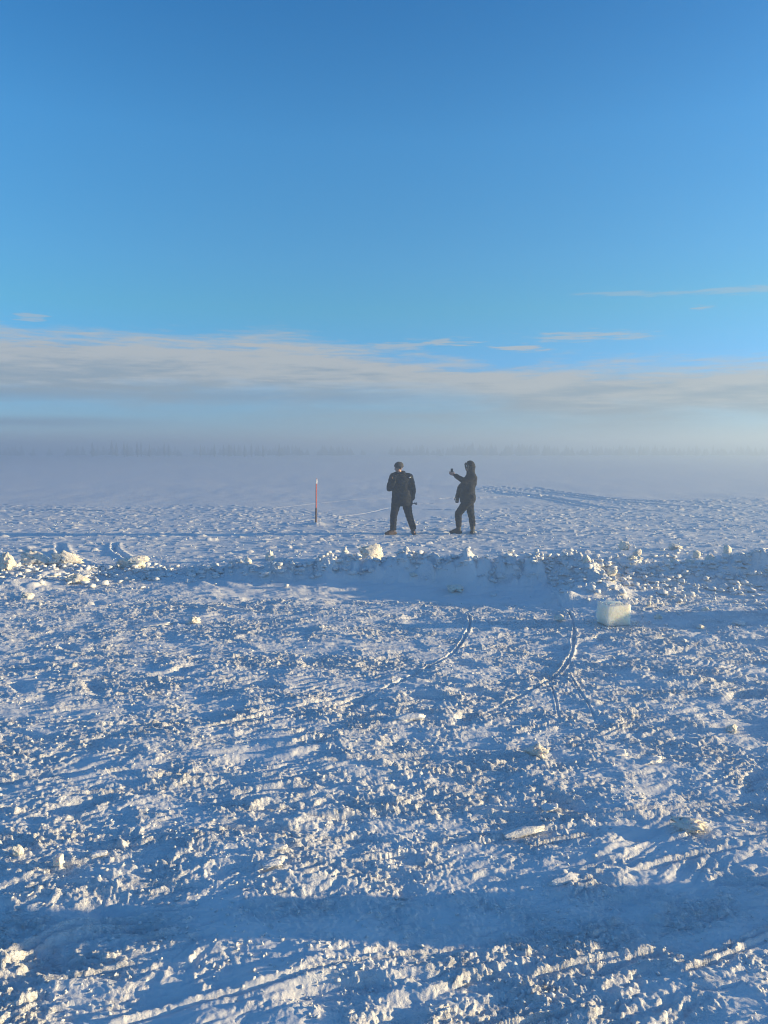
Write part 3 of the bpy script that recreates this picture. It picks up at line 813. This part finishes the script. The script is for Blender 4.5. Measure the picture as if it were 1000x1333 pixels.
# --- walking man, seen from behind the left shoulder, striding to the left
def walking_person():
    x0, y0 = at(522, 695); z0 = hz(x0, y0)
    hc = (-.055, -.02, 1.615); fdir = (-.90, -.38, -.08)
    sl, sr = (-.19, .0, 1.40), (.20, .02, 1.385)
    el, er = (-.27, -.06, 1.13), (.275, .03, 1.08)
    wl, wr = (-.175, -.20, 1.30), (.265, -.02, .84)
    hipl, hipr = (-.09, 0, .88), (.10, 0, .88)
    kl, kr = (-.175, -.07, .47), (.20, .05, .46)
    al, ar = (-.185, -.02, .10), (.30, .12, .11)
    def body(bm):
        head(bm, hc, fdir)
        capsule(bm, (-.04, .0, 1.44), .058, (-.05, -.01, 1.56), .054)
        loft(bm, [(0, 0, .82, .14, .10), (0, 0, .92, .165, .11), (0, 0, 1.08, .145, .10), (0, 0, 1.25, .175, .11), (0, 0, 1.38, .175, .095), (-.02, 0, 1.46, .08, .06)])
        for s, e, w in ((sl, el, wl), (sr, er, wr)):
            chain(bm, (s, e, w), (.056, .042, .028))
        for h_, k, a in ((hipl, kl, al), (hipr, kr, ar)):
            chain(bm, (h_, k, a), (.085, .056, .040))
        hand(bm, wl, (.1, -.25, .9), (.3, .9, .1), .7, 1, .92)
        hand(bm, wr, (.05, -.1, -1), (-1, 0, 0), .5, 1, .92)
        for a, t in ((al, (-1, -.45)), (ar, (.1, -.9))):
            p = Vector(a); tt = Vector((t[0], t[1], 0)).normalized()
            capsule(bm, p + Vector((0, 0, -.03)), .035, p + tt * .15 + Vector((0, 0, -.055)), .026)
    root = fuse('person', body, M_SKIN, None, .008, 2)
    root.location = (x0, y0, z0)
    tag(root, 'person in a dark bulky coat and beanie striding left, one hand raised to the chest', 'person')
    c, f = Vector(hc), Vector(fdir).normalized(); up = (Vector((0, 0, 1)) - f * f.z).normalized(); l = up.cross(f)
    eyes(root, c, f, up, l)
    def coat(bm):
        loft(bm, [(.02, 0, .70, .245, .17), (.02, 0, .80, .25, .18), (.02, 0, .95, .24, .175), (.015, 0, 1.10, .23, .17), (.01, 0, 1.25, .235, .165), (.0, 0, 1.36, .205, .14), (-.01, 0, 1.44, .15, .115), (-.03, 0, 1.50, .10, .09)])
        chain(bm, (sl, el, (-.185, -.185, 1.285)), (.095, .082, .062))
        chain(bm, (sr, er, (.265, 0, .88)), (.098, .088, .066))
        capsule(bm, (-.15, 0, 1.41), .085, (.16, .01, 1.40), .085)
    fuse('coat', coat, M_COAT, root, .012, 3, .012, 10)
    def collar(bm):
        for k in range(12):
            a = 6.283 * k / 12; b = 6.283 * (k + 1) / 12
            P = lambda t: (-.045 + .115 * math.cos(t), .01 + .10 * math.sin(t), 1.475 + .02 * math.cos(t) + .02 * math.sin(t))
            capsule(bm, P(a), .042, P(b), .042, 10)
        capsule(bm, (.04, .09, 1.45), .055, (.11, .05, 1.42), .05); capsule(bm, (-.10, .09, 1.46), .055, (.04, .11, 1.44), .06)
    fuse('hood', collar, M_COAT, root, .010, 3, .007, 16)
    def trousers(bm):
        chain(bm, (hipl, kl, (al[0], al[1], .20)), (.125, .088, .078)); chain(bm, (hipr, kr, (ar[0] - .02, ar[1], .20)), (.125, .088, .075))
        capsule(bm, (-.05, 0, .86), .13, (.06, 0, .86), .13)
        capsule(bm, (al[0], al[1], .22), .078, (al[0], al[1], .16), .080, 12); capsule(bm, (ar[0] - .02, ar[1], .22), .075, (ar[0] - .005, ar[1], .16), .078, 12)
    fuse('trousers', trousers, M_TROUSER, root, .012, 3, .012, 12)
    b = fuse('boot', lambda bm: boot(bm, al, (-1, -.45), .29), M_BOOTB, root, .007, 2); b['label'] = 'brown front boot'
    b = fuse('boot', lambda bm: boot(bm, ar, (.15, -.9), .28, 0, .25), M_BOOT, root, .007, 2)
    def gl(bm, w, d, n, s=1.15): hand(bm, w, d, n, .7 if d[2] > 0 else .5, 1, s)
    fuse('glove', lambda bm: gl(bm, wl, (.1, -.25, .9), (.3, .9, .1), 1.02), M_GLOVE, root, .005, 1)
    fuse('glove', lambda bm: gl(bm, wr, (.05, -.1, -1), (-1, 0, 0), 1.02), M_GLOVE, root, .005, 1)
    M = Matrix((l, f, up)).transposed().to_4x4()
    def hat(bm):
        m = Matrix.Translation(c + up * .052 - f * .008) @ M @ Matrix.Diagonal((.098, .112, .092, 1))
        bmesh.ops.create_uvsphere(bm, u_segments=22, v_segments=14, radius=1, matrix=m)
        for k in range(16):
            a = 6.283 * k / 16; b = 6.283 * (k + 1) / 16
            P = lambda t: c + up * (.040 + .012 * math.sin(t)) + l * .088 * math.cos(t) + f * (.100 * math.sin(t) - .006)
            capsule(bm, P(a), .021, P(b), .021, 8)
        for k in (-1, 1): capsule(bm, c + l * .085 * k + up * .03 - f * .01, .024, c + l * .080 * k - up * .03 - f * .012, .018, 8)
    fuse('hat', hat, M_KNIT, root, .007, 2, .004, 40)
    def strap(bm):
        pts = [(.055, -.10, 1.50), (.10, -.125, 1.44), (.16, -.135, 1.39), (.20, -.14, 1.33)]
        for i in range(3): capsule(bm, pts[i], .013, pts[i + 1], .013, 8)
    fuse('strap', strap, M_COAT2, root, .006, 1)
    me = bpy.data.meshes.new('buckle'); bm = bmesh.new(); bmesh.ops.create_cube(bm, size=1, matrix=Matrix.Translation((.205, -.135, 1.385)) @ Matrix.Rotation(R(-25), 4, 'Y') @ Matrix.Diagonal((.055, .02, .018, 1)))
    bmesh.ops.bevel(bm, geom=list(bm.edges), offset=.004, segments=2, affect='EDGES'); bm.to_mesh(me); bm.free()
    link('buckle', me, M_REFL, root)
    # a grey mitten carried in the lowered hand
    def mitt(bm):
        capsule(bm, (.27, -.03, .745), .010, (.325, -.03, .765), .014, 10); capsule(bm, (.325, -.03, .765), .018, (.365, -.03, .745), .026, 12); capsule(bm, (.345, -.03, .76), .012, (.37, -.03, .78), .009, 10)
    g = fuse('mitten', mitt, M_GREYK, None, .006, 2); g.location = (x0, y0, z0)
    tag(g, 'small grey mitten carried in the walking person\'s lowered hand', 'mitten')

def photographing_person():
    x0, y0 = at(608, 694); z0 = hz(x0, y0)
    hc = (.055, 0, 1.60); fdir = (-.95, -.28, -.06)
    s1, s2 = (.10, -.13, 1.40), (.07, .14, 1.39)              # near and far shoulder
    e1, w1 = (-.095, -.18, 1.27), (-.325, -.11, 1.43)        # raised arm
    e2, w2 = (-.16, .17, 1.09), (-.225, .08, .90)              # other arm low in front
    h1, h2_ = (.075, -.08, .89), (.03, .09, .89)
    k1, k2 = (-.215, -.02, .49), (.105, .08, .46)
    a1, a2 = (-.205, -.01, .10), (.145, .08, .10)
    def body(bm):
        head(bm, hc, fdir)
        capsule(bm, (.06, 0, 1.43), .056, (.055, 0, 1.55), .053)
        loft(bm, [(.04, 0, .82, .10, .14), (.04, 0, .92, .11, .165), (.03, 0, 1.08, .10, .145), (.05, 0, 1.25, .11, .17), (.07, 0, 1.38, .095, .17), (.06, 0, 1.46, .06, .08)])
        chain(bm, (s1, e1, w1), (.052, .040, .027)); chain(bm, (s2, e2, w2), (.052, .040, .027))
        chain(bm, (h1, k1, a1), (.084, .055, .040)); chain(bm, (h2_, k2, a2), (.084, .055, .040))
        hand(bm, w1, (-.88, .05, .35), (0, 1, .3), .55, -1, .95, .5)
        hand(bm, w2, (-.15, -.15, -1), (0, -1, 0), .5, 1, .95)
        for a, t in ((a1, (-1, -.1)), (a2, (-.25, -1))):
            p = Vector(a); tt = Vector((t[0], t[1], 0)).normalized()
            capsule(bm, p + Vector((0, 0, -.03)), .035, p + tt * .15 + Vector((0, 0, -.055)), .026)
    root = fuse('person', body, M_SKIN, None, .008, 2)
    root.location = (x0, y0, z0)
    tag(root, 'person in a dark hooded parka facing left and holding up a phone at arm\'s length', 'person')
    c, f = Vector(hc), Vector(fdir).normalized(); up = (Vector((0, 0, 1)) - f * f.z).normalized(); l = up.cross(f)
    eyes(root, c, f, up, l)
    def coat(bm):
        loft(bm, [(.005, 0, .76, .185, .205), (.01, 0, .84, .195, .21), (.01, 0, .96, .185, .20), (.02, 0, 1.08, .165, .19), (.045, 0, 1.22, .155, .20), (.075, 0, 1.34, .145, .195), (.08, 0, 1.42, .12, .15), (.065, 0, 1.49, .09, .095)])
        chain(bm, (s1, e1, (-.295, -.12, 1.41)), (.098, .080, .055)); chain(bm, (s2, e2, (-.225, .085, .915)), (.095, .080, .060))
        capsule(bm, s1, .095, s2, .095); capsule(bm, (.13, -.08, 1.34), .10, (.135, -.06, 1.22), .085)
    fuse('parka', coat, M_COAT2, root, .012, 3, .012, 10)
    M = Matrix((l, f, up)).transposed().to_4x4()
    def hood(bm):
        # a shell around the head, open at the face: many small lobes
        for i in range(9):
            for j in range(16):
                th = math.pi * (.05 + .90 * i / 8); ph = 2 * math.pi * j / 16
                v = Vector((math.sin(th) * math.cos(ph), math.sin(th) * math.sin(ph), math.cos(th)))
                if v.y > .52 and v.z < .62: continue
                p = c + l * v.x * .088 + f * (v.y * .100 - .010) + up * (v.z * .128 + .018)
                bmesh.ops.create_uvsphere(bm, u_segments=10, v_segments=8, radius=.032, matrix=Matrix.Translation(p))
        capsule(bm, c - up * .10 - f * .03, .095, c - up * .15 - f * .02, .10)
        capsule(bm, c - up * .12 + f * .02, .075, c - up * .17 + f * .01, .09)
    fuse('hood', hood, M_COAT2, root, .009, 4, .005, 18)
    def trim(bm):
        for k in range(18):
            a, b = 6.283 * k / 18, 6.283 * (k + 1) / 18
            P = lambda t: c + l * .080 * math.cos(t) + up * (.010 + .108 * math.sin(t)) + f * (.078 + .022 * math.sin(t))
            capsule(bm, P(a), .018, P(b), .018, 8)
    fuse('fur_trim', trim, M_FUR, root, .006, 1, .008, 60)
    def trousers(bm):
        chain(bm, (h1, k1, (a1[0], a1[1], .20)), (.128, .090, .074)); chain(bm, (h2_, k2, (a2[0], a2[1], .20)), (.125, .086, .070))
        capsule(bm, (.04, -.05, .86), .13, (.03, .06, .86), .13)
    fuse('trousers', trousers, M_TROUSER, root, .012, 3, .012, 12)
    fuse('boot', lambda bm: boot(bm, a1, (-1, -.08), .30), M_BOOT, root, .007, 2)
    fuse('boot', lambda bm: boot(bm, a2, (-.2, -1), .28), M_BOOT, root, .007, 2)
    fuse('glove', lambda bm: hand(bm, w2, (-.15, -.15, -1), (0, -1, 0), .5, 1, 1.06), M_GLOVE, root, .005, 1)
    fuse('cuff', lambda bm: capsule(bm, Vector(w1) + Vector((.04, 0, -.03)), .038, w1, .036, 12), M_GLOVE, root, .006, 1)
    # the phone it holds: a thing of its own
    hx = Vector(w1) + Vector((-.88, .05, .35)).normalized() * .085
    bm = bmesh.new(); bmesh.ops.create_cube(bm, size=1, matrix=Matrix.Diagonal((.010, .078, .155, 1)))
    bmesh.ops.bevel(bm, geom=list(bm.edges), offset=.004, segments=2, affect='EDGES')
    me = bpy.data.meshes.new('phone'); bm.to_mesh(me); bm.free()
    p = link('phone', me, M_PHONE); p.location = Vector((x0, y0, z0)) + hx + Vector((.012, .030, .045)); p.rotation_euler = (0, R(6), R(38))
    tag(p, 'black phone held upright in the hooded person\'s outstretched bare hand', 'phone')
    for dz, dy in ((.055, .018), (.030, .018)):
        bm = bmesh.new(); bmesh.ops.create_cone(bm, cap_ends=True, segments=16, radius1=.009, radius2=.008, depth=.004, matrix=Matrix.Rotation(R(90), 4, 'Y'))
        me = bpy.data.meshes.new('camera_lens'); bm.to_mesh(me); bm.free()
        o = link('camera_lens', me, M_LENS, p); o.location = (-.0065, dy, dz)
    bm = bmesh.new(); bmesh.ops.create_cube(bm, size=1, matrix=Matrix.Diagonal((.002, .070, .146, 1)))
    me = bpy.data.meshes.new('screen'); bm.to_mesh(me); bm.free()
    o = link('screen', me, M_LENS, p, smooth=False); o.location = (.0057, 0, 0)

walking_person()
photographing_person()

# ------------------------------------------------------------------ marker stake
def stake():
    x, y = at(411.5, 684); z = hz(x, y)
    def tube(name, z0, z1, r0, r1, mat, parent, seg=12, wob=.0):
        bm = bmesh.new(); rings = []
        N = 8
        for i in range(N + 1):
            t = i / N; zz = z0 + (z1 - z0) * t; r = r0 + (r1 - r0) * t
            ox, oy = wob * math.sin(zz * 5), wob * math.cos(zz * 4)
            rings.append([bm.verts.new((ox + .012 * zz + r * math.cos(6.28318 * k / seg), oy + r * math.sin(6.28318 * k / seg), zz)) for k in range(seg)])
        for i in range(N):
            for k in range(seg): bm.faces.new((rings[i][k], rings[i][(k + 1) % seg], rings[i + 1][(k + 1) % seg], rings[i + 1][k]))
        bm.faces.new(rings[0][::-1]); bm.faces.new(rings[-1])
        me = bpy.data.meshes.new(name); bm.to_mesh(me); bm.free()
        return link(name, me, mat, parent)
    root = bpy.data.objects.new('marker_stake', None); COL.objects.link(root); root.location = (x, y, z)
    root.rotation_euler = (0, R(.4), 0)
    tag(root, 'thin red marker stake with a white reflective tip standing in the snow', 'stake')
    tube('pole', -.15, 1.13, .021, .017, M_RED, root, wob=.002)
    tube('reflective_tip', 1.05, 1.165, .0215, .021, M_REFL, root)
    tube('tip_cap', 1.165, 1.185, .018, .012, M_RED, root)
    tube('dark_lower_part', -.05, .40, .027, .026, M_STAKE_DARK, root)  # wider, darker tube around the lowest part of the stake
stake()

# ------------------------------------------------------------------ far shore
def spruce_crown(bm, hgt, rad, rng, x=0, y=0, z=0, seg=8):
    n = rng.randint(6, 8)
    for i in range(n):
        t = i / n; zb = z + hgt * (.12 + .80 * t); zt = zb + hgt * (.30 if i < n - 1 else .12)
        r = rad * (1 - t) ** .9 * rng.uniform(.8, 1.15) + .04
        top = bm.verts.new((x, y, min(zt, z + hgt)))
        ring = [bm.verts.new((x + r * rng.uniform(.55, 1.2) * math.cos(6.283 * k / seg + i), y + r * rng.uniform(.55, 1.2) * math.sin(6.283 * k / seg + i), zb - r * rng.uniform(.1, .45))) for k in range(seg)]
        inner = bm.verts.new((x, y, zb + r * .1))
        for k in range(seg):
            bm.faces.new((top, ring[k], ring[(k + 1) % seg])); bm.faces.new((inner, ring[(k + 1) % seg], ring[k]))
TREES = [  # px, height in photograph pixels above the horizon line, width
    (122, 10, 6), (147, 12, 7), (153, 9, 5), (163, 10, 4), (167, 8, 4), (180, 9, 6), (185, 10, 5), (196, 6, 4), (215, 9, 4), (221, 6, 5),
    (262, 5, 3), (280, 6, 4), (292, 6, 4), (299, 7, 5), (306, 6, 4), (319, 6, 4), (328, 7, 4), (343, 5, 4), (364, 8, 4)]
POSN = ['leftmost', 'second', 'third', 'fourth', 'fifth', 'sixth', 'seventh', 'eighth', 'ninth', 'tenth', 'eleventh', 'twelfth', 'thirteenth', 'fourteenth', 'fifteenth', 'sixteenth', 'seventeenth', 'eighteenth', 'nineteenth']
TREE_D = 172.0
for i, (px, hp, wp) in enumerate(TREES):
    rng = random.Random(40 + i)
    D = TREE_D + rng.uniform(-8, 8); sc = D / 950
    hgt = CAM_H + hp * sc
    bm = bmesh.new(); spruce_crown(bm, hgt * .94, wp * sc * .55, rng, z=hgt * .06)
    me = bpy.data.meshes.new('crown'); bm.to_mesh(me); bm.free()
    root = bpy.data.objects.new('spruce_tree', None); COL.objects.link(root); root.location = ((px - 500) * sc, D, 0)
    link('crown', me, M_SPRUCE, root, smooth=False)
    bm = bmesh.new(); bmesh.ops.create_cone(bm, cap_ends=True, segments=8, radius1=.12, radius2=.03, depth=hgt * .8, matrix=Matrix.Translation((0, 0, hgt * .4 - .1)))
    me = bpy.data.meshes.new('trunk'); bm.to_mesh(me); bm.free(); link('trunk', me, M_BARK, root)
    hs = 'tall' if hp >= 9 else 'low'
    tag(root, f'{POSN[i]} {"" if i == 0 else "from the left "}of the faint spruces in the fog, a {hs} one'.replace('  ', ' '), 'tree', 'faint spruces in the fog on the far shore')
def far_wood():
    bm = bmesh.new(); rng = random.Random(9)
    for k in range(1000):
        az = rng.uniform(-R(60), R(60)); D = rng.uniform(195, 235)
        px = 500 + 950 * math.tan(az)
        hp = 1.6 + 3.2 * mnoise.noise((px / 45, 3.3, 0)) + 1.6 * mnoise.noise((px / 12, 9.3, 0))
        if px > 550: hp += 1.3
        if hp < 1.0: continue
        if px < 60: hp += .6
        hgt = max(1.2, CAM_H + hp * D / 950 * rng.uniform(.75, 1.15)); hgt = min(hgt * rng.choice((.55, .8, .9, 1.0, 1.2)), 4.25)
        spruce_crown(bm, hgt, rng.uniform(.7, 1.3), rng, D * math.tan(az), D, -.1, 5)
    me = bpy.data.meshes.new('far_wood'); bm.to_mesh(me); bm.free()
    return me
fw = link('far_wood', far_wood(), M_SPRUCE, smooth=False)
tag(fw, 'low wood on the far shore, nearly lost in the freezing fog', 'wood', kind='stuff')

# ------------------------------------------------------------------ the freezing fog over the lake
HAZE_DENSITY = .0125
bm = bmesh.new(); bmesh.ops.create_cube(bm, size=1, matrix=Matrix.Translation((0, 0, 1.7)) @ Matrix.Diagonal((2400, 2400, 5.4, 1)))
me = bpy.data.meshes.new('haze'); bm.to_mesh(me); bm.free()
haze = bpy.data.objects.new('haze', me); COL.objects.link(haze)
hm = bpy.data.materials.new('haze_air'); hm.use_nodes = True; nt = hm.node_tree; nt.nodes.clear()
out = nt.nodes.new('ShaderNodeOutputMaterial'); pv = nt.nodes.new('ShaderNodeVolumePrincipled')
pv.inputs['Color'].default_value = (.38, .50, .66, 1); pv.inputs['Density'].default_value = HAZE_DENSITY; pv.inputs['Anisotropy'].default_value = .45
nt.links.new(pv.outputs[0], out.inputs['Volume']); me.materials.append(hm)
tag(haze, 'freezing fog lying low over the frozen lake', kind='stuff')
